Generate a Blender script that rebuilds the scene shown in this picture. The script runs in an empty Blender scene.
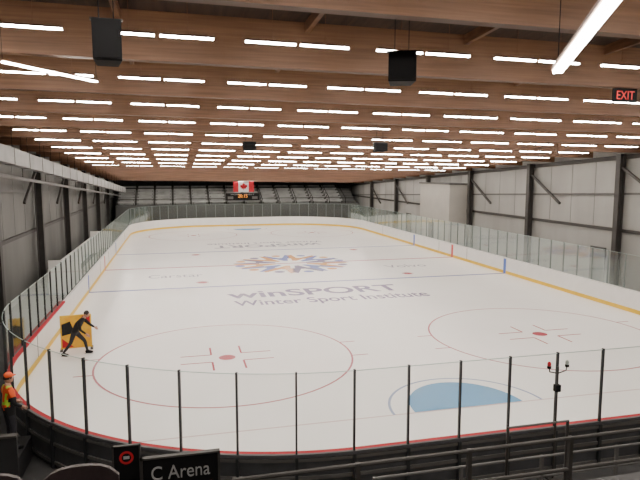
import bpy, math, random
from mathutils import Vector, Matrix
random.seed(4)
S = bpy.context.scene
COL = S.collection

# ------------------------------------------------------------------ materials
def mat(name, col, rough=0.6, metal=0.0, spec=0.5, noise=0.0, nscale=5.0, stretch=(1,1,1), col2=None, emit=0.0, ecol=None, bump=0.0):
    m = bpy.data.materials.new(name); m.use_nodes = True
    nt = m.node_tree; b = nt.nodes["Principled BSDF"]
    b.inputs["Base Color"].default_value = (*col, 1)
    b.inputs["Roughness"].default_value = rough
    b.inputs["Metallic"].default_value = metal
    b.inputs["Specular IOR Level"].default_value = spec
    if col2 is None and noise > 0:
        col2 = tuple(max(0, c*(1-noise)) for c in col)
    if col2 is not None:
        tc = nt.nodes.new("ShaderNodeTexCoord"); mp = nt.nodes.new("ShaderNodeMapping")
        mp.inputs["Scale"].default_value = stretch
        nz = nt.nodes.new("ShaderNodeTexNoise"); nz.inputs["Scale"].default_value = nscale
        nz.inputs["Detail"].default_value = 5
        cr = nt.nodes.new("ShaderNodeValToRGB")
        cr.color_ramp.elements[0].position = 0.3; cr.color_ramp.elements[0].color = (*col2, 1)
        cr.color_ramp.elements[1].position = 0.7; cr.color_ramp.elements[1].color = (*col, 1)
        nt.links.new(tc.outputs["Object"], mp.inputs["Vector"])
        nt.links.new(mp.outputs["Vector"], nz.inputs["Vector"])
        nt.links.new(nz.outputs["Fac"], cr.inputs["Fac"])
        nt.links.new(cr.outputs["Color"], b.inputs["Base Color"])
        if bump > 0:
            bp = nt.nodes.new("ShaderNodeBump"); bp.inputs["Strength"].default_value = bump
            nt.links.new(nz.outputs["Fac"], bp.inputs["Height"])
            nt.links.new(bp.outputs["Normal"], b.inputs["Normal"])
    if emit > 0:
        b.inputs["Emission Color"].default_value = (*(ecol or col), 1)
        b.inputs["Emission Strength"].default_value = emit
    return m

ICE = mat("ice", (0.92, 0.90, 0.88), 0.22, spec=0.14, col2=(0.88, 0.86, 0.835), nscale=0.25)
def icemark(n, c): return mat(n, c, 0.22, spec=0.12)
M_BLUELINE = icemark("ice_blue_line", (0.25, 0.28, 0.46))
M_RED = icemark("ice_red_paint", (0.42, 0.08, 0.10))
M_REDL = icemark("ice_red_pale", (0.48, 0.17, 0.20))
M_GOAL = icemark("ice_goal_line", (0.66, 0.50, 0.50))
M_CREASE = icemark("ice_crease_blue", (0.13, 0.33, 0.58))
M_CREASE2 = icemark("ice_crease_line", (0.34, 0.40, 0.54))
M_PURP = icemark("ice_purple", (0.16, 0.12, 0.23))
M_ORAN = icemark("ice_orange", (0.66, 0.28, 0.08))
M_LBLUE = icemark("ice_lblue", (0.15, 0.18, 0.46))
M_GREYT = icemark("ice_grey_text", (0.34, 0.33, 0.38))

M_WHITE = mat("board_white", (0.82, 0.81, 0.79), 0.35, noise=0.06, nscale=2)
M_YEL = mat("kick_yellow", (0.75, 0.48, 0.03), 0.45)
M_REDCAP = mat("cap_red", (0.46, 0.012, 0.025), 0.6, spec=.2)
M_CAPG = mat("cap_grey", (0.07, 0.07, 0.075), 0.55)
M_OUT = mat("board_outer", (0.05, 0.052, 0.057), 0.6, noise=0.3, nscale=3)
M_BMARK_B = mat("board_blue", (0.08, 0.16, 0.5), 0.4)
M_BMARK_R = mat("board_red", (0.6, 0.06, 0.06), 0.4)
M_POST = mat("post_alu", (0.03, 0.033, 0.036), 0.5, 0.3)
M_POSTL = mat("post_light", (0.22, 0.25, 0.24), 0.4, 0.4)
M_STEEL = mat("steel_dark", (0.042, 0.038, 0.035), 0.6, 0.0, noise=0.3, nscale=2)
M_STEELG = mat("steel_grey", (0.10, 0.098, 0.095), 0.55, 0.1, noise=0.2, nscale=2)
M_SEAM = mat("panel_seam", (0.2, 0.2, 0.195), 0.8)
M_DUCT = mat("duct_silver", (0.24, 0.24, 0.235), 0.6, 0.1, noise=0.3, nscale=1)
M_BLACK = mat("black", (0.005, 0.005, 0.006), 0.7, spec=.2)
M_DK = mat("dark_rubber", (0.018, 0.018, 0.020), 0.8, noise=0.4, nscale=1.5)
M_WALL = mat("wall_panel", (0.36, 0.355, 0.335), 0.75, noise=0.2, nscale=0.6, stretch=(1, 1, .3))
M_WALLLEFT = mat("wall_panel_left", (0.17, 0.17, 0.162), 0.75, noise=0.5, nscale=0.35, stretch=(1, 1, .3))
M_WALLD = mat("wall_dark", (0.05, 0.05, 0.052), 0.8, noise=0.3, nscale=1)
M_WALLB = mat("wall_block", (0.40, 0.385, 0.35), 0.8, noise=0.08, nscale=1)
M_TIER = mat("bleacher_grey", (0.42, 0.43, 0.42), 0.6, noise=0.4, nscale=0.8)
M_TIERD = mat("bleacher_riser", (0.09, 0.093, 0.09), 0.7)
M_GLULAM = mat("glulam", (0.165, 0.078, 0.036), 0.6, col2=(0.095, 0.042, 0.018), nscale=1.2, stretch=(0.5, 2, 14))
M_DECK = mat("roof_deck", (0.048, 0.025, 0.013), 0.85, col2=(0.028, 0.014, 0.008), nscale=1.5, stretch=(8, .6, 1))
M_CONC = mat("concrete", (0.055, 0.055, 0.056), 0.85, noise=0.3, nscale=2)
M_LAMP = mat("lamp_tube", (1, 1, 1), 0.5, emit=96.0, ecol=(1.0, 0.91, 0.815))
M_ORANGE = mat("hivis_orange", (0.80, 0.10, 0.02), 0.7)
M_LIME = mat("hivis_lime", (0.45, 0.7, 0.06), 0.6)
M_SKIN = mat("skin", (0.45, 0.24, 0.17), 0.55)
M_HAIR = mat("hair_dark", (0.02, 0.014, 0.012), 0.7)
M_CLOTH = mat("cloth_black", (0.010, 0.010, 0.012), 0.85, noise=0.3, nscale=8)
M_CLOTH2 = mat("cloth_charcoal", (0.02, 0.02, 0.026), 0.85)
M_FWHITE = mat("white_paint", (0.8, 0.8, 0.8), 0.5)
M_LETTER = mat("sign_lettering", (0.28, 0.28, 0.28), 0.5)
M_FRED = mat("flag_red", (0.5, 0.01, 0.02), 0.7)
M_DIGIT = mat("led_orange", (0.9, 0.3, 0.02), 0.5, emit=0.8, ecol=(1, .35, .03))
M_EXIT = mat("led_red", (0.8, 0.02, 0.02), 0.5, emit=0.25, ecol=(1, .03, .03))
M_SEAT = mat("seat_plastic", (0.022, 0.012, 0.013), 0.5)
M_SIGNY = mat("banner_yellow", (0.78, 0.48, 0.03), 0.5, col2=(0.70, 0.30, 0.02), nscale=3.2)

def glass_mat():
    m = bpy.data.materials.new("rink_glass_mat"); m.use_nodes = True
    nt = m.node_tree; nt.nodes.clear()
    o = nt.nodes.new("ShaderNodeOutputMaterial"); mx = nt.nodes.new("ShaderNodeMixShader")
    t = nt.nodes.new("ShaderNodeBsdfTransparent"); t.inputs[0].default_value = (0.92, 0.94, 0.93, 1)
    g = nt.nodes.new("ShaderNodeBsdfGlossy"); g.inputs[0].default_value = (0.7, 0.8, 0.78, 1); g.inputs["Roughness"].default_value = 0.08
    lw = nt.nodes.new("ShaderNodeFresnel"); lw.inputs["IOR"].default_value = 1.30
    mu = nt.nodes.new("ShaderNodeMath"); mu.operation = 'MULTIPLY'; mu.inputs[1].default_value = 0.45
    nt.links.new(lw.outputs[0], mu.inputs[0]); nt.links.new(mu.outputs[0], mx.inputs[0])
    nt.links.new(t.outputs[0], mx.inputs[1]); nt.links.new(g.outputs[0], mx.inputs[2])
    nt.links.new(mx.outputs[0], o.inputs[0])
    return m
M_GLASS = glass_mat()
M_GEDGE = mat("glass_edge", (0.42, 0.52, 0.49), 0.3)

# ------------------------------------------------------------------ mesh builder
class B:
    def __init__(s): s.v = []; s.f = []; s.m = []; s.mats = []
    def mi(s, m):
        if m not in s.mats: s.mats.append(m)
        return s.mats.index(m)
    def poly(s, pts, m):
        n = len(s.v); s.v += [tuple(p) for p in pts]; s.f.append(tuple(range(n, n+len(pts)))); s.m.append(s.mi(m))
    def hexa(s, p, m):   # p: 8 pts, bottom 4 ccw then top 4
        n = len(s.v); s.v += [tuple(q) for q in p]; k = s.mi(m)
        for f in ((3,2,1,0),(4,5,6,7),(0,1,5,4),(1,2,6,5),(2,3,7,6),(3,0,4,7)):
            s.f.append(tuple(n+i for i in f)); s.m.append(k)
    def box(s, x0, x1, y0, y1, z0, z1, m):
        s.hexa([(x0,y0,z0),(x1,y0,z0),(x1,y1,z0),(x0,y1,z0),(x0,y0,z1),(x1,y0,z1),(x1,y1,z1),(x0,y1,z1)], m)
    def beam(s, a, b, w, h, m, up=(0,0,1)):
        a = Vector(a); b = Vector(b); d = (b-a).normalized(); u = Vector(up)
        if abs(d.dot(u)) > .99: u = Vector((0,1,0))
        r = d.cross(u).normalized(); u = r.cross(d).normalized()
        r *= w/2; u *= h/2
        s.hexa([a-r-u, a+r-u, b+r-u, b-r-u, a-r+u, a+r+u, b+r+u, b-r+u], m)
    def tube(s, pts, rad, m, n=10, cap=True):
        pts = [Vector(p) for p in pts]
        if not hasattr(rad, '__len__'): rad = [rad]*len(pts)
        k = s.mi(m); base = len(s.v)
        pr = None
        for i, p in enumerate(pts):
            d = (pts[min(i+1, len(pts)-1)] - pts[max(i-1, 0)]).normalized()
            if pr is None:
                a = Vector((0,0,1)) if abs(d.z) < .9 else Vector((1,0,0))
                pr = d.cross(a).normalized()
            else:
                pr = (pr - d*pr.dot(d)).normalized()
            q = d.cross(pr)
            for j in range(n):
                t = 2*math.pi*j/n
                s.v.append(tuple(p + (pr*math.cos(t) + q*math.sin(t))*rad[i]))
        for i in range(len(pts)-1):
            for j in range(n):
                a = base+i*n+j; b = base+i*n+(j+1) % n
                s.f.append((a, b, b+n, a+n)); s.m.append(k)
        if cap:
            s.f.append(tuple(base+j for j in reversed(range(n)))); s.m.append(k)
            e = base+(len(pts)-1)*n
            s.f.append(tuple(e+j for j in range(n))); s.m.append(k)
    def ell(s, c, r, m, n=14, rings=10, R=None, zmin=-1.0):
        c = Vector(c); k = s.mi(m); base = len(s.v)
        for i in range(rings+1):
            ph = math.pi*i/rings
            z = max(math.cos(ph), zmin)
            rr = math.sin(ph)
            for j in range(n):
                t = 2*math.pi*j/n
                p = Vector((r[0]*rr*math.cos(t), r[1]*rr*math.sin(t), r[2]*z))
                if R is not None: p = R @ p
                s.v.append(tuple(c+p))
        for i in range(rings):
            for j in range(n):
                a = base+i*n+j; b = base+i*n+(j+1) % n
                s.f.append((a, a+n, b+n, b)); s.m.append(k)
    def add_mesh(s, me, mat_fn):
        base = len(s.v)
        s.v += [tuple(v.co) for v in me.vertices]
        for p in me.polygons:
            s.f.append(tuple(base+i for i in p.vertices)); s.m.append(s.mi(mat_fn(p.center)))
    def done(s, name, smooth=False, parent=None, bevel=0):
        me = bpy.data.meshes.new(name); me.from_pydata(s.v, [], s.f)
        for m in s.mats: me.materials.append(m)
        for p, k in zip(me.polygons, s.m): p.material_index = k; p.use_smooth = smooth
        me.update()
        o = bpy.data.objects.new(name, me); COL.objects.link(o)
        if parent: o.parent = parent
        if bevel:
            md = o.modifiers.new("bevel", 'BEVEL'); md.width = bevel; md.segments = 2; md.limit_method = 'ANGLE'
        return o

def empty(name, loc=(0,0,0)):
    o = bpy.data.objects.new(name, None); COL.objects.link(o); o.location = loc; return o

def text(name, body, m, w, h, M, parent=None, depth=0.0, bold=0.0):
    cu = bpy.data.curves.new(name, 'FONT'); cu.body = body; cu.align_x = 'CENTER'; cu.align_y = 'CENTER'
    cu.extrude = depth; cu.offset = bold
    t = bpy.data.objects.new(name+"_tmp", cu); COL.objects.link(t)
    dg = bpy.context.evaluated_depsgraph_get(); dg.update()
    me = bpy.data.meshes.new_from_object(t.evaluated_get(dg))
    bpy.data.objects.remove(t)
    xs = [v.co.x for v in me.vertices]; ys = [v.co.y for v in me.vertices]
    cx = (min(xs)+max(xs))/2; cy = (min(ys)+max(ys))/2
    sx = w/(max(xs)-min(xs)); sy = h/(max(ys)-min(ys))
    for v in me.vertices:
        v.co = M @ Vector(((v.co.x-cx)*sx, (v.co.y-cy)*sy, v.co.z))
    me.materials.clear(); me.materials.append(m)
    for p in me.polygons: p.material_index = 0
    me.name = name
    o = bpy.data.objects.new(name, me); COL.objects.link(o)
    if parent: o.parent = parent
    return o

# ------------------------------------------------------------------ dimensions
XC, HW = 8.07, 12.98
Y0, Y1 = 10.88, 72.6
YC = (Y0+Y1)/2
XL, XR = XC-HW, XC+HW
CR = 8.5
WL, WR, WF, WB = -8.1, 24.7, 81.0, -5.0     # walls
def rz(x, y): return 5.8 + .0515*(72-y) - .0135*(x-8)   # underside of beams / lamp plane

L1 = 2*HW-2*CR; L2 = (Y1-Y0)-2*CR; LA = CR*math.pi/2
PER = 2*L1+2*L2+4*LA
S0 = 5.70-(XL+CR)
def path(s, off=0.0):
    s = (s+S0) % PER
    segs = [('l', L1, (XL+CR, Y0), (1,0)), ('a', LA, (XR-CR, Y0+CR), -90), ('l', L2, (XR, Y0+CR), (0,1)), ('a', LA, (XR-CR, Y1-CR), 0),
            ('l', L1, (XR-CR, Y1), (-1,0)), ('a', LA, (XL+CR, Y1-CR), 90), ('l', L2, (XL, Y1-CR), (0,-1)), ('a', LA, (XL+CR, Y0+CR), 180)]
    for k, ln, p, d in segs:
        if s <= ln:
            if k == 'l':
                n = (d[1], -d[0]); return (p[0]+d[0]*s+n[0]*off, p[1]+d[1]*s+n[1]*off), n
            a = math.radians(d+90*s/ln); n = (math.cos(a), math.sin(a))
            return (p[0]+n[0]*(CR+off), p[1]+n[1]*(CR+off)), n
        s -= ln
    return (XL+CR, Y0-off), (0,-1)
NP = 138
STEP = PER/NP

# ------------------------------------------------------------------ room shell
b = B(); b.box(WL, WR, WB, WF, -0.25, -0.02, M_CONC); b.done("floor")
b = B(); b.poly([(*path(PER*i/400, 0.04)[0], 0.0) for i in range(400)], ICE); ice = b.done("ice_rink_surface")

def roofz(x, y): return rz(x, y)+0.80
b = B()
b.hexa([(WL-.3,WB-.3,roofz(WL,WB)),(WR+.3,WB-.3,roofz(WR,WB)),(WR+.3,WF+.3,roofz(WR,WF)),(WL-.3,WF+.3,roofz(WL,WF)),
        (WL-.3,WB-.3,roofz(WL,WB)+.2),(WR+.3,WB-.3,roofz(WR,WB)+.2),(WR+.3,WF+.3,roofz(WR,WF)+.2),(WL-.3,WF+.3,roofz(WL,WF)+.2)], M_DECK)
b.done("ceiling")

def wall(name, a, c, th, m):
    (x0,y0),(x1,y1) = a, c
    b = B(); dx, dy = th
    b.hexa([(x0,y0,-.25),(x1,y1,-.25),(x1+dx,y1+dy,-.25),(x0+dx,y0+dy,-.25),
            (x0,y0,roofz(x0,y0)),(x1,y1,roofz(x1,y1)),(x1+dx,y1+dy,roofz(x1,y1)),(x0+dx,y0+dy,roofz(x0,y0))], m)
    return b.done(name)
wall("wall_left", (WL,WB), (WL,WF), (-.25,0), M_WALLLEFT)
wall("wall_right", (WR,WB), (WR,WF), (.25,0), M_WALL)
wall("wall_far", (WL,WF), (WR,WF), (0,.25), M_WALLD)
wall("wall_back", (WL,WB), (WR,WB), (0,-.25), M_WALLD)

rows = [10.9+3.73*k for k in range(-3, 18)]
b = B()
for y in rows:
    yb = y+1.3
    if yb > WF-.5: continue
    w, h0, h1 = .24, -.14, .80
    b.hexa([(WL,yb-w/2,rz(WL,yb)+h0),(WR,yb-w/2,rz(WR,yb)+h0),(WR,yb+w/2,rz(WR,yb)+h0),(WL,yb+w/2,rz(WL,yb)+h0),
            (WL,yb-w/2,rz(WL,yb)+h1),(WR,yb-w/2,rz(WR,yb)+h1),(WR,yb+w/2,rz(WR,yb)+h1),(WL,yb+w/2,rz(WL,yb)+h1)], M_GLULAM)
b.done("glulam_beams")
b = B()
for x in (-4.6, -1.0, 2.7, 6.3, 9.9, 13.5, 17.1, 20.7):
    y0, y1 = WB, WF; h = .58
    b.hexa([(x-.05,y0,rz(x,y0)+h),(x+.05,y0,rz(x,y0)+h),(x+.05,y1,rz(x,y1)+h),(x-.05,y1,rz(x,y1)+h),
            (x-.05,y0,rz(x,y0)+.8),(x+.05,y0,rz(x,y0)+.8),(x+.05,y1,rz(x,y1)+.8),(x-.05,y1,rz(x,y1)+.8)], M_GLULAM)
b.done("roof_purlins")

def lampbody(b, a, c, w=.065, h=.03, house=True):
    a = Vector(a); c = Vector(c); d = (c-a).normalized(); r = d.cross(Vector((0,0,1))).normalized()*w/2
    u = Vector((0,0,h))
    b.hexa([a-r, a+r, c+r, c-r, a-r+u, a+r+u, c+r+u, c-r+u], M_LAMP)
    r2 = r*1.4; t = Vector((0,0,.035))
    b.hexa([a-r2+u, a+r2+u, c+r2+u, c-r2+u, a-r2+u+t, a+r2+u+t, c+r2+u+t, c-r2+u+t], M_GLULAM)
b = B()
for i, y in enumerate(rows):
    x = -6.27
    while x < 21.8:
        for k in (0, 1):
            xa = x+k*1.02; xb = xa+.93
            lampbody(b, (xa,y,rz(xa,y)), (xb,y,rz(xb,y)))
        for xx in (x+.5, x+1.5):
            b.tube([(xx,y,rz(xx,y)+.06),(xx,y,rz(xx,y)+.8)], .004, M_GLULAM, 4)
        x += 2.52
b.done("fluorescent_ceiling_lights")
for a, c, w in (((-2.9,11.5,8.6),(-1.6,13.5,8.6),.06), ((2.8,3.3,7.85),(4.0,5.6,7.75),.095)):
    b = B(); lampbody(b, a, c, w, .03)
    for q in (a, c): b.tube([(q[0],q[1],q[2]+.05),(q[0],q[1],rz(q[0],q[1])+.8)], .005, M_BLACK, 5)
    b.done("pendant_strip_light")

# ------------------------------------------------------------------ steel columns, girts and braces
for k, (xw, sg) in enumerate(((WL, 1), (WR, -1))):
    cx = xw+sg*.35
    for y in [2.1+8.63*k2 for k2 in range(0, 9)]:
        b = B()
        top = rz(cx, y)-.14
        b.box(cx-.15, cx+.15, y-.02, y+.02, 0, top, M_STEEL)
        b.box(cx-.19, cx-.15, y-.17, y+.17, 0, top, M_STEEL)
        b.box(cx+.15, cx+.19, y-.17, y+.17, 0, top, M_STEEL)
        b.box(cx-.22, cx+.22, y-.24, y+.24, -.02, .03, M_STEEL)
        if not (sg < 0 and 53 < y < 55):
            b.beam((cx, y-.15, rz(cx,y)-.9), (cx, y-3.4, rz(cx,y)-2.75), .13, .13, M_STEEL)
        b.done("steel_column")
    b = B()
    g = xw+sg*.06
    b.box(min(xw,xw+sg*.14), max(xw,xw+sg*.14), WB, WF, 3.28, 3.46, M_STEEL)
    b.beam((g, WB, rz(xw,WB)-2.8), (g, WF, rz(xw,WF)-1.7), .1, .12, M_STEELG)
    b.beam((g, WB, rz(xw,WB)-.3), (g, WF, rz(xw,WF)-.3), .1, .25, M_STEEL)
    y = WB+1
    while y < WF:
        b.box(min(xw,xw+sg*.02), max(xw,xw+sg*.02), y-.015, y+.015, 3.5, rz(xw,y)-.1, M_SEAM); y += 2.15
    b.done("trim_%d" % (k+1))

b = B(); b.box(22.9, WR-.02, 46.2, 52.4, -.02, 5.6, M_WALLB); b.box(22.85, 22.9, 49.2, 50.3, 0, 2.1, M_STEEL)
b.box(22.8, WR-.02, 46.1, 52.5, 5.6, 5.72, M_STEELG); b.done("concrete_block_room")
for k, y in enumerate((28.6+1.2, 62.5-3)):
    b = B(); x = WR-.005
    b.box(x-.10, x, y-.62, y-.5, 0, 2.2, M_STEELG); b.box(x-.10, x, y+.5, y+.62, 0, 2.2, M_STEELG)
    b.box(x-.10, x, y-.62, y+.62, 2.1, 2.22, M_STEELG); b.box(x-.05, x, y-.5, y+.5, 0, 2.1, M_STEEL)
    b.box(x-.09, x-.05, y+.3, y+.45, 1.0, 1.05, M_DUCT); b.done("door_%d" % (k+1))

# far end tiered bleachers
b = B()
x0b, x1b = WL+.8, WR-.8
b.box(x0b, x1b, 75.0, 75.6, -.02, 2.55, M_TIERD)
for k in range(6):
    y = 75.6+.8*k; z = 2.55+.36*k
    b.box(x0b, x1b, y, y+.8 if k < 5 else WF-.02, -.02, z, M_TIERD)
    x = x0b+.2
    while x < x1b-2:
        b.box(x, x+1.95, y+.25, y+.55, z+.30, z+.34, M_TIER)          # bench plank
        b.box(x, x+1.95, y+.55, y+.58, z+.34, z+.52, M_TIER)          # back board
        if k: b.box(x, x+1.95, y-.02, y, z-.30, z-.03, M_TIER)
        b.box(x+.1, x+.16, y+.3, y+.5, z, z+.30, M_STEEL); b.box(x+1.8, x+1.86, y+.3, y+.5, z, z+.30, M_STEEL)
        x += 2.25
for xx in [x0b+2.25*j+.05 for j in range(1, 14)]:
    b.beam((xx, 75.1, 3.3), (xx, 80.4, 5.5), .05, .06, M_BLACK)
    b.box(xx-.03, xx+.03, 75.05, 75.11, 2.5, 3.35, M_BLACK)
b.box(x0b, x1b, 75.04, 75.09, 3.3, 3.36, M_BLACK)
b.done("tiered_bleachers")

RX = Matrix.Rotation(math.pi/2, 4, 'X')
e = empty("scoreboard", (8.2, 74.75, 3.55))
b = B(); b.box(-2.2,2.2,-.1,.15,-.5,.5,M_BLACK)
for xa in (-2.2, 2.15): b.box(xa,xa+.05,-.14,-.1,-.5,.5,M_STEELG)
for za in (-.5, .45): b.box(-2.2,2.2,-.14,-.1,za,za+.05,M_STEELG)
for xa in (-1.9, 1.2):
    b.box(xa,xa+.7,-.12,-.1,-.3,.05,M_STEELG)
for xa in (-2.0, 2.0): b.tube([(xa,0,.5),(xa,0,2.8)], .012, M_BLACK, 5)
b.done("cabinet", parent=e)
text("digits", "20:15", M_DIGIT, 1.2, .42, Matrix.Translation((0,-.13,.1)) @ RX, e, .01)
text("lettering", "HOME   GUEST", M_LETTER, 3.0, .15, Matrix.Translation((0,-.13,.3)) @ RX, e, .005)

# Canadian flag
e = empty("canadian_flag", (8.3, 74.4, 4.85))
b = B()
n = 24; W = 2.6; H = 1.35
def fy(x): return .05*math.sin(x*4)
for i in range(n):
    xa = -W/2+W*i/n; xb = xa+W/n; mid = (xa+xb)/2
    m = M_FRED if abs(mid) > W/4 else M_FWHITE
    b.poly([(xa,fy(xa),-H/2),(xb,fy(xb),-H/2),(xb,fy(xb),H/2),(xa,fy(xa),H/2)], m)
b.done("cloth", parent=e)
leaf = [(0,1),(.18,.65),(.38,.75),(.3,.3),(.55,.5),(.62,.35),(.95,.4),(.82,.12),(.98,0),(.5,-.4),(.55,-.58),(.06,-.5),(.05,-.95)]
pts = leaf+[(-x, z) for x, z in reversed(leaf[1:])]
b = B(); c0 = (0, -.06, 0)
for i in range(len(pts)):
    p, q = pts[i], pts[(i+1) % len(pts)]
    b.poly([c0,(p[0]*.5,-.06+fy(p[0]*.5),p[1]*.5),(q[0]*.5,-.06+fy(q[0]*.5),q[1]*.5)], M_FRED)
b.done("maple_leaf", parent=e)
b = B(); b.tube([(-1.4,0,.7),(1.4,0,.7)], .025, M_STEELG, 6)
for x in (-1.2, 1.2): b.tube([(x,0,.7),(x,0,1.5)], .01, M_BLACK, 4)
b.done("hanging_rod", parent=e)

# ------------------------------------------------------------------ rink boards
b = B(); N = 536
prof = [(-.012, 0), (-.012, .20), (0, .20), (0, 1.0), (-.02, 1.0), (-.02, 1.07), (.085, 1.07), (.15, 1.07), (.15, 1.0), (.11, 1.0), (.11, .0)]
pm = ['k', 'k', 'w', 'w', 'c', 'c', 'g', 'g', 'g', 'o']
blues = (YC-7.62, YC+7.62)
for i in range(N):
    s0, s1 = PER*i/N, PER*(i+1)/N
    ym = path((s0+s1)/2)[0][1]; xm = path((s0+s1)/2)[0][0]
    for j, t in enumerate(pm):
        (o0, z0), (o1, z1) = prof[j], prof[j+1]
        red = (ym < 27 and xm < 15) or ym < 12
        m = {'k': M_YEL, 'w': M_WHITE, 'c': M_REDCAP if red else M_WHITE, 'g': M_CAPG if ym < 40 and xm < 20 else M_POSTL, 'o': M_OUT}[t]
        A = path(s0, o0)[0]; Bq = path(s1, o0)[0]; C = path(s1, o1)[0]; D = path(s0, o1)[0]
        b.poly([(*A, z0), (*Bq, z0), (*C, z1), (*D, z1)], m)
for i in range(NP):
    s = STEP*i
    p, n = path(s, .15); t = (-n[1], n[0])
    b.hexa([(p[0]+n[0]*a*.04+t[0]*c*.03, p[1]+n[1]*a*.04+t[1]*c*.03, z) for z in (0, 1.0) for a, c in ((-1,-1),(1,-1),(1,1),(-1,1))], M_POST)
for z in (.1, .55, .93):
    for i in range(N):
        A, B2 = path(PER*i/N, .11)[0], path(PER*(i+1)/N, .11)[0]
        C, D = path(PER*(i+1)/N, .15)[0], path(PER*i/N, .15)[0]
        b.poly([(*A, z+.05), (*B2, z+.05), (*C, z+.05), (*D, z+.05)], M_STEELG)
        b.poly([(*D, z+.05), (*C, z+.05), (*C, z-.02), (*D, z-.02)], M_STEELG)
for x, sg in ((XL, 1), (XR, -1)):
    for y in blues: b.box(min(x, x+sg*.015), max(x, x+sg*.015), y-.15, y+.15, .0, 1.05, M_BMARK_B)
    b.box(min(x, x+sg*.015), max(x, x+sg*.015), YC-.15, YC+.15, .0, 1.05, M_BMARK_R)
    for y in (YC-20, YC-2.4, YC+2.4, YC+16):
        b.box(min(x, x+sg*.006), max(x, x+sg*.006), y-.02, y+.02, .2, 1.0, M_STEELG)
boards = b.done("rink_boards")

# glass
b = B(); GT = 2.75
for i in range(NP):
    K = 3
    for k in range(K):
        s0 = STEP*(i+k/K); s1 = STEP*(i+(k+1)/K)
        A, C = path(s0, .11)[0], path(s1, .11)[0]
        b.poly([(*A, 1.07), (*C, 1.07), (*C, GT), (*A, GT)], M_GLASS)
        A0, C0 = path(s0, .102)[0], path(s1, .102)[0]; A1, C1 = path(s0, .118)[0], path(s1, .118)[0]
        b.hexa([(*A0,GT-.012),(*C0,GT-.012),(*C1,GT-.012),(*A1,GT-.012),(*A0,GT),(*C0,GT),(*C1,GT),(*A1,GT)], M_GEDGE)
    s = STEP*i
    p, n = path(s, .11); t = (-n[1], n[0])
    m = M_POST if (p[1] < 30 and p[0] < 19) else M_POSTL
    w = .02
    b.hexa([(p[0]+n[0]*a*.03+t[0]*c*w, p[1]+n[1]*a*.03+t[1]*c*w, z) for z in (1.07, GT+.02) for a, c in ((-1,-1),(1,-1),(1,1),(-1,1))], m)
b.done("rink_glass")

# ------------------------------------------------------------------ ice markings
def strip(b, x0, x1, y0, y1, z, m): b.poly([(x0,y0,z),(x1,y0,z),(x1,y1,z),(x0,y1,z)], m)
def ring(b, cx, cy, r, w, z, m, a0=0, a1=360, n=72):
    for i in range(n):
        t0 = math.radians(a0+(a1-a0)*i/n); t1 = math.radians(a0+(a1-a0)*(i+1)/n)
        b.poly([(cx+(r-w/2)*math.cos(t0),cy+(r-w/2)*math.sin(t0),z),(cx+(r+w/2)*math.cos(t0),cy+(r+w/2)*math.sin(t0),z),
                (cx+(r+w/2)*math.cos(t1),cy+(r+w/2)*math.sin(t1),z),(cx+(r-w/2)*math.cos(t1),cy+(r-w/2)*math.sin(t1),z)], m)
def disc(b, cx, cy, r, z, m, n=32): b.poly([(cx+r*math.cos(2*math.pi*i/n), cy+r*math.sin(2*math.pi*i/n), z) for i in range(n)], m)
def hw_at(y):
    d = 0
    if y < Y0+CR: d = Y0+CR-y
    if y > Y1-CR: d = y-(Y1-CR)
    return HW-CR+math.sqrt(max(CR*CR-d*d, 0))-.02
Z1 = .004
for y in blues:
    b = B(); strip(b, XL+.02, XR-.02, y-.15, y+.15, Z1, M_BLUELINE); b.done("blue_line")
b = B(); strip(b, XL+.02, XR-.02, YC-.15, YC+.15, Z1, M_REDL); b.done("center_red_line")
GL = (14.5, 2*YC-14.5)
for y in GL:
    h = hw_at(y); b = B(); strip(b, XC-h, XC+h, y-.025, y+.025, Z1, M_GOAL); b.done("goal_line")
FY = (20.7, 2*YC-20.7)
for y in FY:
    for x in (XC-6.45, XC+6.45):
        b = B(); ring(b, x, y, 4.55, .07, Z1, M_REDL); disc(b, x, y, .30, Z1, M_RED)
        for sx in (-1, 1):
            for sy in (-1, 1):
                cx, cy = x+sx*.55, y+sy*.42
                strip(b, min(cx, cx+sx*1.1), max(cx, cx+sx*1.1), cy-.035, cy+.035, Z1, M_RED)
                strip(b, cx-.035, cx+.035, min(cy, cy+sy*.9), max(cy, cy+sy*.9), Z1, M_RED)
                strip(b, min(x+sx*4.5, x+sx*5.1), max(x+sx*4.5, x+sx*5.1), y+sy*.85-.035, y+sy*.85+.035, Z1, M_REDL)
        b.done("face_off_circle")
for y in (blues[0]+1.52, blues[1]-1.52):
    for x in (XC-6.7, XC+6.7):
        b = B(); disc(b, x, y, .30, Z1, M_RED); ring(b, x, y, .36, .04, Z1, M_REDL); b.done("face_off_spot")
for y, sg in ((GL[0], 1), (GL[1], -1)):
    b = B(); cx = XC-.05; r = 1.75
    pts = []
    for i in range(33):
        a = math.pi-math.pi*i/32
        pts.append((cx+.97*r*math.cos(a), y+sg*(.03+1.12*r*math.sin(a))))
    b.poly([(p[0], p[1], .006) for p in pts], M_CREASE)
    ring(b, cx, y, 2.32, .08, .006, M_CREASE2, 0 if sg > 0 else 180, 180 if sg > 0 else 360, 40)
    b.done("goal_crease")
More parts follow.
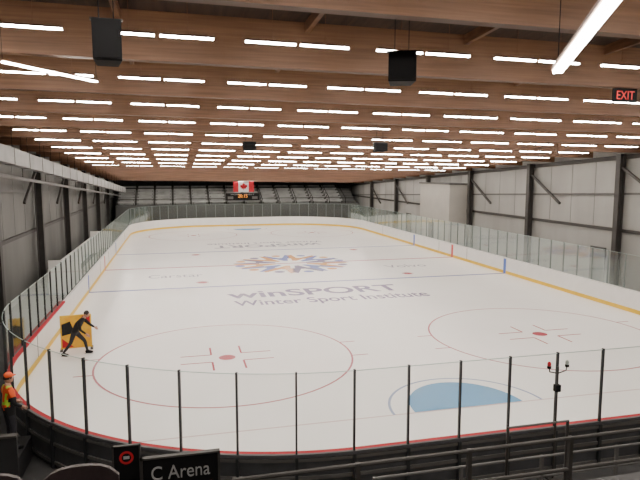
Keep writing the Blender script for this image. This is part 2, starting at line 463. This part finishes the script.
# centre emblem
b = B()
cols = [M_PURP, M_LBLUE, M_ORAN, M_LBLUE, M_ORAN, M_PURP, M_ORAN, M_LBLUE, M_ORAN, M_PURP, M_LBLUE, M_ORAN]
for k in range(12):
    a = 2*math.pi*k/12+.13; ca, sa = math.cos(a), math.sin(a)
    def P(r, t): return (XC+r*1.08*ca-t*sa*1.08, YC+r*1.08*sa+t*1.08*ca, .007)
    m = cols[k]
    b.poly([P(1.1,-.14), P(2.3,-.48), P(2.5,0), P(2.3,.48), P(1.1,.14)], m)
    for sg in (-1, 1):
        q = [P(2.3,sg*.05), P(3.9,sg*.8), P(3.5,sg*1.05), P(2.1,sg*.55)]
        b.poly(q if sg < 0 else q[::-1], m)
    c = P(3.55, 0); disc(b, c[0], c[1], .36, .007, cols[(k+1) % 12], 16)
b.done("center_ice_emblem")
e = empty("ice_lettering", (XC-.5, 30.4, 0))
text("word", "winSPORT", M_PURP, 9.9, 1.8, Matrix.Translation((-.1, 1.05, .006)), e, bold=.02)
text("subtitle", "Winter Sport Institute", M_PURP, 10.6, 1.6, Matrix.Translation((.45, -1.25, .006)), e, bold=.012)
R180 = Matrix.Rotation(math.pi, 4, 'Z')
e = empty("ice_lettering", (XC, 2*YC-30.0, 0))
text("word", "winSPORT", M_GREYT, 9.9, 1.9, R180 @ Matrix.Translation((0, 1.1, .006)), e, bold=.02)
text("subtitle", "Winter Sport Institute", M_GREYT, 10.9, 1.5, R180 @ Matrix.Translation((0, -1.1, .006)), e, bold=.01)
text("sponsor_ice_text", "Carstar", M_GREYT, 3.4, 1.2, Matrix.Translation((-.2, 38.3, .006)))
text("sponsor_ice_text", "Volvo", M_GREYT, 3.0, 1.1, Matrix.Translation((15.8, 38.6, .006)))

# ------------------------------------------------------------------ ducts, speakers, exit signs
DE = 74.6
b = B()
xd = -6.2
def dz(y): return 7.4-.056*(y-22.8)
b.beam((xd,WB+.3,dz(WB)),(xd,DE,dz(DE)), .34, .62, M_DUCT)
y = WB+1
while y < DE-1:
    b.beam((xd,y-.02,dz(y)),(xd,y+.02,dz(y)), .37, .65, M_STEELG)
    b.tube([(xd,y+.4,dz(y)+.3),(xd,y+.4,rz(xd,y)+.75)], .01, M_BLACK, 4); y += 2.4
b.done("ventilation_duct", smooth=False)
b = B()
b.tube([(-6.9,WB+.3,dz(WB)-.65),(-6.9,DE,dz(DE)-.65)], .08, M_DUCT, 12)
y = WB+1
while y < DE-1:
    b.tube([(-6.9,y,dz(y)-.65),(-6.9,y,rz(-6.9,y)+.7)], .01, M_BLACK, 4); y += 4.8
b.done("pipe")

def speaker(x, y, z, w, d, h, yaw):
    e = empty("hanging_loudspeaker", (x,y,z)); e.rotation_euler = (0,0,yaw)
    b = B(); t = w*.12
    b.hexa([(-w/2,-d/2,-h/2+.03),(w/2,-d/2,-h/2+.03),(w/2-t,d/2,-h/2),(-w/2+t,d/2,-h/2),
            (-w/2,-d/2,h/2),(w/2,-d/2,h/2),(w/2-t,d/2,h/2),(-w/2+t,d/2,h/2)], M_BLACK)
    b.done("cabinet", parent=e, bevel=.015)
    b = B(); b.box(-w/2+.03,w/2-.03,-d/2-.012,-d/2,-h/2+.06,h/2-.03,M_BLACK); b.done("grille", parent=e)
    top = rz(x,y)+.8-z
    b = B(); b.tube([(-w/4,0,h/2),(-w/4,0,top)], .008, M_BLACK, 5); b.tube([(w/4,0,h/2),(w/4,0,top)], .008, M_BLACK, 5)
    b.box(-w/2-.02,w/2+.02,-.04,.04,h/2,h/2+.03,M_STEEL); b.done("hanger", parent=e)
speaker(-.84, 8.4, 8.40, .37, .34, .56, .1)
speaker(4.0, 10.1, 8.55, .50, .42, .56, -.3)
speaker(2.96, 24.3, 7.74, .55, .45, .36, 0)
speaker(8.2, 23.0, 7.70, .55, .45, .36, 0)
def exit_sign(x, y, z):
    e = empty("exit_sign", (x,y,z))
    b = B(); b.box(-.33,.33,-.03,.03,-.16,.16,M_BLACK); b.tube([(0,0,.16),(0,0,rz(x,y)+.8-z)], .012, M_BLACK, 5); b.done("housing", parent=e)
    text("letters", "EXIT", M_EXIT, .5, .2, Matrix.Translation((0,-.035,0)) @ RX, e, .003)
exit_sign(10.6, 12.2, 8.54)

# players bench on the left
b = B()
b.box(-6.9,-5.25,34,50,-.02,.12,M_DK); b.box(-6.0,-5.6,34.4,49.6,.52,.58,M_WALLB); b.box(-6.95,-6.85,34,50,0,1.4,M_WHITE)
for y in (34.6, 38.2, 42, 45.8, 49.4): b.box(-5.9,-5.7,y-.05,y+.05,.12,.52,M_STEEL)
b.box(-6.9,-5.25,33.9,34,0,1.9,M_WHITE); b.box(-6.9,-5.25,50,50.1,0,1.9,M_WHITE)
b.done("players_bench")

# ------------------------------------------------------------------ stands, rails, seats near camera
SL, SR = WL+.75, WR-.75
b = B()
b.box(SL, SR, WB+.02, 1.0, -.02, 5.1, M_CONC); b.box(SL, SR, 1.0, 2.3, -.02, 4.55, M_CONC)
b.box(SL, SR, 2.3, 4.15, -.02, 4.0, M_CONC); b.box(SL, SR, 4.15, 5.3, -.02, 2.75, M_CONC)
b.done("spectator_stands")
def seat(x):
    e = empty("stadium_seat", (x, 3.55, 4.0)); e.rotation_euler = (0,0,math.pi)
    b = B(); n = 8
    for i in range(n):
        t0 = -1+2*i/n; t1 = -1+2*(i+1)/n
        def pt(t, z, o):
            k = (z-.45)/.47; zz = z - (.06*t*t*t*t if z > .8 else 0)
            return (t*.225, .05*t*t-k*.10-o, zz)
        b.hexa([pt(t0,.45,0),pt(t1,.45,0),pt(t1,.45,.03),pt(t0,.45,.03),pt(t0,.90,0),pt(t1,.90,0),pt(t1,.90,.03),pt(t0,.90,.03)], M_SEAT)
    b.done("back", parent=e)
    b = B(); b.box(-.22,.22,-.42,0,.42,.46,M_SEAT); b.done("seat", parent=e, bevel=.015)
    b = B(); b.box(-.24,-.2,-.2,-.1,0,.44,M_STEEL); b.box(.2,.24,-.2,-.1,0,.44,M_STEEL); b.done("legs", parent=e)
for k in range(9): seat(-.62-.52*k)

b = B()
yr = 5.15
def rail(z, r=.022, x0=.45, x1=SR-.1): b.tube([(x0,yr,z),(x1,yr,z)], r, M_STEEL, 8)
rail(3.85); rail(3.5); rail(3.15)
x = .45
while x < SR-.2:
    b.box(x-.022,x+.022,yr-.022,yr+.022,2.75,3.87,M_STEEL); x += 1.2
b.tube([(3.35,yr+.1,2.8),(3.35,yr+.1,4.0),(4.08,yr+.1,4.0),(4.08,yr+.1,2.8)], .018, M_STEEL, 8)
b.done("guard_rail")
b = B(); yr = 8.2
for z in (1.9, 1.55, 1.2): b.tube([(2.9,yr,z),(WR-3,yr,z)], .025, M_STEELG, 8)
x = 2.9
while x < WR-3: b.box(x-.025,x+.025,yr-.025,yr+.025,-.02,1.92,M_STEELG); x += 1.5
b.done("walkway_barrier")
b = B(); b.box(2, WR-1, 9.4, 9.5, -.02, -.01, M_YEL); b.done("floor_safety_line")

e = empty("arena_sign", (-.03, 5.0, 3.955))
b = B(); b.box(-.33,.33,-.012,.012,-.30,.27,M_BLACK); b.box(-.34,-.32,-.02,.03,-1.2,.285,M_STEEL); b.box(.32,.34,-.02,.03,-1.2,.285,M_STEEL); b.box(-.34,.34,-.02,.03,.27,.285,M_STEEL)
b.done("panel", parent=e)
text("lettering", "C Arena", M_LETTER, .50, .125, Matrix.Translation((0,-.018,.14)) @ RX, e, .003)
e = empty("banner_stand", (-.49, 5.1, 3.98))
b = B(); b.box(-.11,.11,-.01,.01,-.3,.34,M_BLACK); b.box(-.12,-.105,-.015,.015,-1.23,.35,M_STEEL); b.box(.105,.12,-.015,.015,-1.23,.35,M_STEEL); b.box(-.12,.12,-.015,.015,.34,.35,M_STEEL)
b.done("panel", parent=e)
b = B()
for k in range(20):
    t0, t1 = 2*math.pi*k/20, 2*math.pi*(k+1)/20
    b.poly([(.04*math.cos(t0),-.016,.24+.04*math.sin(t0)),(.04*math.cos(t1),-.016,.24+.04*math.sin(t1)),(.06*math.cos(t1),-.016,.24+.06*math.sin(t1)),(.06*math.cos(t0),-.016,.24+.06*math.sin(t0))], M_FRED)
b.box(-.025,.025,-.018,-.01,.228,.252,M_LETTER)
b.done("emblem", parent=e)

e = empty("goal_light", (7.85, 10.5, 1.0))
b = B(); b.tube([(0,0,-1.0),(0,0,1.55)], .022, M_STEEL, 8); b.tube([(-.22,0,1.55),(-.2,0,1.45),(0,0,1.4),(.2,0,1.45),(.22,0,1.55)], .014, M_STEEL, 8)
b.box(-.06,.06,-.05,.05,1.0,1.15,M_BLACK); b.box(-.12,.12,-.12,.12,-1.02,-.98,M_STEEL)
b.done("stand", parent=e)
for s_, m in ((-1, M_FRED), (1, mat("lamp_clear", (.3,.34,.3), .3))):
    b = B(); b.ell((s_*.22,0,1.62),(.04,.04,.06),m); b.tube([(s_*.22,0,1.53),(s_*.22,0,1.58)], .045, M_BLACK, 10); b.done("beacon", parent=e, smooth=True)

e = empty("sponsor_banner", (-3.85, 23.1, 0)); e.rotation_euler = (0,0,.12)
b = B(); b.box(-.52,.52,-.02,.02,.05,1.3,M_SIGNY); b.box(-.55,-.52,-.03,.03,0,1.33,M_YEL); b.box(.52,.55,-.03,.03,0,1.33,M_YEL)
b.box(-.55,.55,-.03,.03,1.3,1.33,M_YEL); b.box(-.58,-.48,-.25,.25,0,.03,M_STEEL); b.box(.48,.58,-.25,.25,0,.03,M_STEEL)
b.done("panel", parent=e)
b = B(); b.poly([(.5,-.024,.95),(.5,-.024,1.28),(.2,-.024,1.28)], M_FRED)
b.poly([(-.5,-.024,.1),(-.1,-.024,.1),(-.5,-.024,.45)], M_FRED); b.poly([(-.5,-.025,.55),(-.05,-.025,.65),(-.2,-.025,1.1),(-.5,-.025,1.0)], M_CLOTH)
b.done("print", parent=e)

# ------------------------------------------------------------------ people
def person(name, loc, yaw, J, matf, hairm, hat=None, scale=1.0, headtilt=0.0):
    e = empty(name, loc); e.rotation_euler = (0, 0, yaw); e.scale = (scale,)*3
    order = ['pelvis','spine','chest','neck','head','shL','elL','wrL','shR','elR','wrR','hipL','knL','anL','toL','hipR','knR','anR','toR']
    rad = dict(pelvis=.15,spine=.135,chest=.16,neck=.062,head=.06,shL=.078,elL=.05,wrL=.033,shR=.078,elR=.05,wrR=.033,
               hipL=.105,knL=.066,anL=.045,toL=.035,hipR=.105,knR=.066,anR=.045,toR=.035)
    ed = [('pelvis','spine'),('spine','chest'),('chest','neck'),('neck','head'),('chest','shL'),('shL','elL'),('elL','wrL'),('chest','shR'),('shR','elR'),('elR','wrR'),
          ('pelvis','hipL'),('hipL','knL'),('knL','anL'),('anL','toL'),('pelvis','hipR'),('hipR','knR'),('knR','anR'),('anR','toR')]
    me = bpy.data.meshes.new("sk"); me.from_pydata([J[k] for k in order], [(order.index(a), order.index(c)) for a, c in ed], [])
    o = bpy.data.objects.new("sk", me); COL.objects.link(o)
    o.modifiers.new("s", 'SKIN')
    for i, k in enumerate(order):
        r = rad[k]
        me.skin_vertices[0].data[i].radius = (r, r*(1.15 if k in ('chest','pelvis') else 1))
    me.skin_vertices[0].data[0].use_root = True
    sb = o.modifiers.new("ss", 'SUBSURF'); sb.levels = 2
    dg = bpy.context.evaluated_depsgraph_get(); dg.update()
    m2 = bpy.data.meshes.new_from_object(o.evaluated_get(dg))
    bpy.data.objects.remove(o)
    b = B()
    def nearest(c):
        best = None; bd = 1e9
        for a, q in ed:
            A = Vector(J[a]); Q = Vector(J[q]); d = Q-A; t = max(0, min(1, (c-A).dot(d)/d.length_squared))
            ds = (A+d*t-c).length
            if ds < bd: bd = ds; best = (a, q, t)
        return best
    b.add_mesh(m2, lambda c: matf(nearest(c), c))
    b.done("body", smooth=True, parent=e)
    b = B(); h = Vector(J['head']); R = Matrix.Rotation(headtilt, 3, 'Y'); hc = h + R @ Vector((.02,0,.09))
    b.ell(hc, (.095,.076,.118), M_SKIN, 18, 14, R)
    b.ell(hc + R @ Vector((.035,0,-.065)), (.055,.05,.045), M_SKIN, 12, 8, R)
    b.tube([hc + R @ Vector((.085,0,.01)), hc + R @ Vector((.112,0,-.025)), hc + R @ Vector((.09,0,-.035))], [.008,.015,.01], M_SKIN, 8)
    for sg in (-1, 1):
        b.ell(hc + R @ Vector((.082,sg*.03,.008)), (.012,.014,.01), M_FWHITE, 8, 6, R)
        b.ell(hc + R @ Vector((.091,sg*.03,.008)), (.006,.006,.006), M_HAIR, 8, 6, R)
        b.ell(hc + R @ Vector((-.005,sg*.077,-.005)), (.018,.01,.03), M_SKIN, 8, 6, R)
    b.ell(hc + R @ Vector((.085,0,-.06)), (.009,.024,.006), mat("lips",(.3,.09,.08)), 8, 6, R)
    b.ell(hc + R @ Vector((-.015,0,.02)), (.1,.086,.115), hairm, 18, 12, R, zmin=-.25)
    if hat:
        b.ell(hc + R @ Vector((-.005,0,.035)), (.105,.092,.11), hat, 18, 12, R, zmin=0.0)
        b.ell(hc + R @ Vector((.075,0,.045)), (.085,.07,.008), hat, 14, 6, R)
    b.done("head", smooth=True, parent=e)
    for s, sg in (('L', 1), ('R', -1)):
        b = B(); w = Vector(J['wr'+s]); el = Vector(J['el'+s]); d = (w-el).normalized()
        side = d.cross(Vector((0,sg,0)))
        if side.length < .1: side = Vector((1,0,0))
        side.normalize(); nrm = d.cross(side).normalized()
        b.tube([w-d*.03, w+d*.02, w+d*.06, w+d*.095], [.028,.034,.04,.032], M_SKIN, 10)
        for k in range(4):
            o0 = w + d*.085 + side*(.03-.02*k); ln = (.075,.085,.08,.06)[k]
            b.tube([o0, o0+d*ln*.45, o0+d*ln*.8+nrm*.018*sg, o0+d*ln*.9+nrm*.04*sg], [.010,.0095,.009,.006], M_SKIN, 7)
        o0 = w+d*.035+side*.03
        b.tube([o0, o0+side*.028+d*.025, o0+side*.036+d*.06], [.013,.011,.008], M_SKIN, 7)
        b.done("hand_"+s, smooth=True, parent=e)
    for s in 'LR':
        a = Vector(J['an'+s]); t = Vector(J['to'+s]); d = (t-a); d.z = 0; d.normalize()
        b = B()
        b.tube([a-d*.07+Vector((0,0,-.03)), a+Vector((0,0,-.035)), a+d*.1+Vector((0,0,-.045)), a+d*.2+Vector((0,0,-.055))], [.035,.052,.045,.028], M_BLACK, 10)
        b.done("shoe_"+s, smooth=True, parent=e)
        if name == "skating_person":
            b = B(); p = a-d*.1; q = a+d*.2
            b.beam((p.x,p.y,.012+0), (q.x,q.y,.012+0), .006, .022, M_DUCT); b.beam((p.x+d.x*.04,p.y+d.y*.04,.035),(q.x-d.x*.06,q.y-d.y*.06,.035), .02, .03, M_BLACK)
            b.done("blade_"+s, parent=e)
    return e

J1 = dict(pelvis=(-.05,0,.90), spine=(.05,0,1.08), chest=(.2,0,1.27), neck=(.32,0,1.42), head=(.37,0,1.47),
          shL=(.22,.2,1.31), elL=(.42,.28,1.08), wrL=(.62,.2,1.0), shR=(.22,-.2,1.31), elR=(.30,-.34,1.04), wrR=(.50,-.30,.88),
          hipL=(-.05,.1,.84), knL=(.24,.16,.50), anL=(.30,.20,.12), toL=(.44,.22,.07),
          hipR=(-.05,-.1,.84), knR=(-.16,-.16,.47), anR=(-.42,-.2,.13), toR=(-.28,-.22,.07))
person("skating_person", (-3.72, 22.3, 0.0), -.25, J1, lambda n, c: M_SKIN if n[1] == 'head' else (M_CLOTH if c.z > .9 else M_CLOTH2), M_HAIR, headtilt=.35)
J2 = dict(pelvis=(0,0,.95), spine=(.0,0,1.12), chest=(.01,0,1.33), neck=(.0,0,1.50), head=(.01,0,1.56),
          shL=(0,.2,1.40), elL=(.03,.30,1.13), wrL=(.22,.22,1.02), shR=(0,-.2,1.40), elR=(.02,-.30,1.13), wrR=(.20,-.20,1.0),
          hipL=(0,.1,.9), knL=(.03,.12,.5), anL=(0,.13,.1), toL=(.15,.15,.05), hipR=(0,-.1,.9), knR=(.03,-.12,.5), anR=(0,-.13,.1), toR=(.15,-.15,.05))
def vest(n, c):
    a, q, t = n
    if q == 'head' : return M_SKIN
    if a in ('pelvis','spine','chest') or q in ('shL','shR'):
        if c.z > .9 and q not in ('hipL','hipR'):
            return M_LIME if (abs(abs(c.y)-.1) < .035 and c.z > 1.15) or abs(c.z-1.1) < .035 else M_ORANGE
    if a in ('shL','shR') and t < .5: return M_ORANGE
    return M_CLOTH if c.z > .85 else M_CLOTH2
b = B(); b.box(-7.3,-3.50,12.9,14.4,-.02,.5,M_DK); b.box(-7.3,-3.3,12.4,12.5,-.02,1.35,M_DK); b.box(-7.3,-3.3,12.37,12.53,1.35,1.39,M_STEEL); b.box(-7.3,-3.5,12.5,12.9,-.02,.5,M_DK); b.done("viewing_step")
person("rink_worker", (-3.77, 13.75, .5), .6, J2, vest, M_HAIR, hat=M_ORANGE)

# ------------------------------------------------------------------ world + camera
w = bpy.data.worlds.new("world"); S.world = w; w.use_nodes = True
w.node_tree.nodes["Background"].inputs[0].default_value = (.5,.55,.6,1)
w.node_tree.nodes["Background"].inputs[1].default_value = .05

a = math.radians(13.83); p = math.radians(6.68)
F = Vector((math.cos(p)*math.sin(a), math.cos(p)*math.cos(a), -math.sin(p)))
Rv = Vector((math.cos(a), -math.sin(a), 0)); U = Rv.cross(F)
cam = bpy.data.cameras.new("camera"); cam.sensor_width = 36; cam.lens = 581/640*36; cam.clip_end = 300; cam.clip_start = .05
co = bpy.data.objects.new("camera", cam); COL.objects.link(co)
M = Matrix((( Rv.x, U.x, -F.x, 0), (Rv.y, U.y, -F.y, 0), (Rv.z, U.z, -F.z, 6.7), (0,0,0,1)))
co.matrix_world = M
S.camera = co
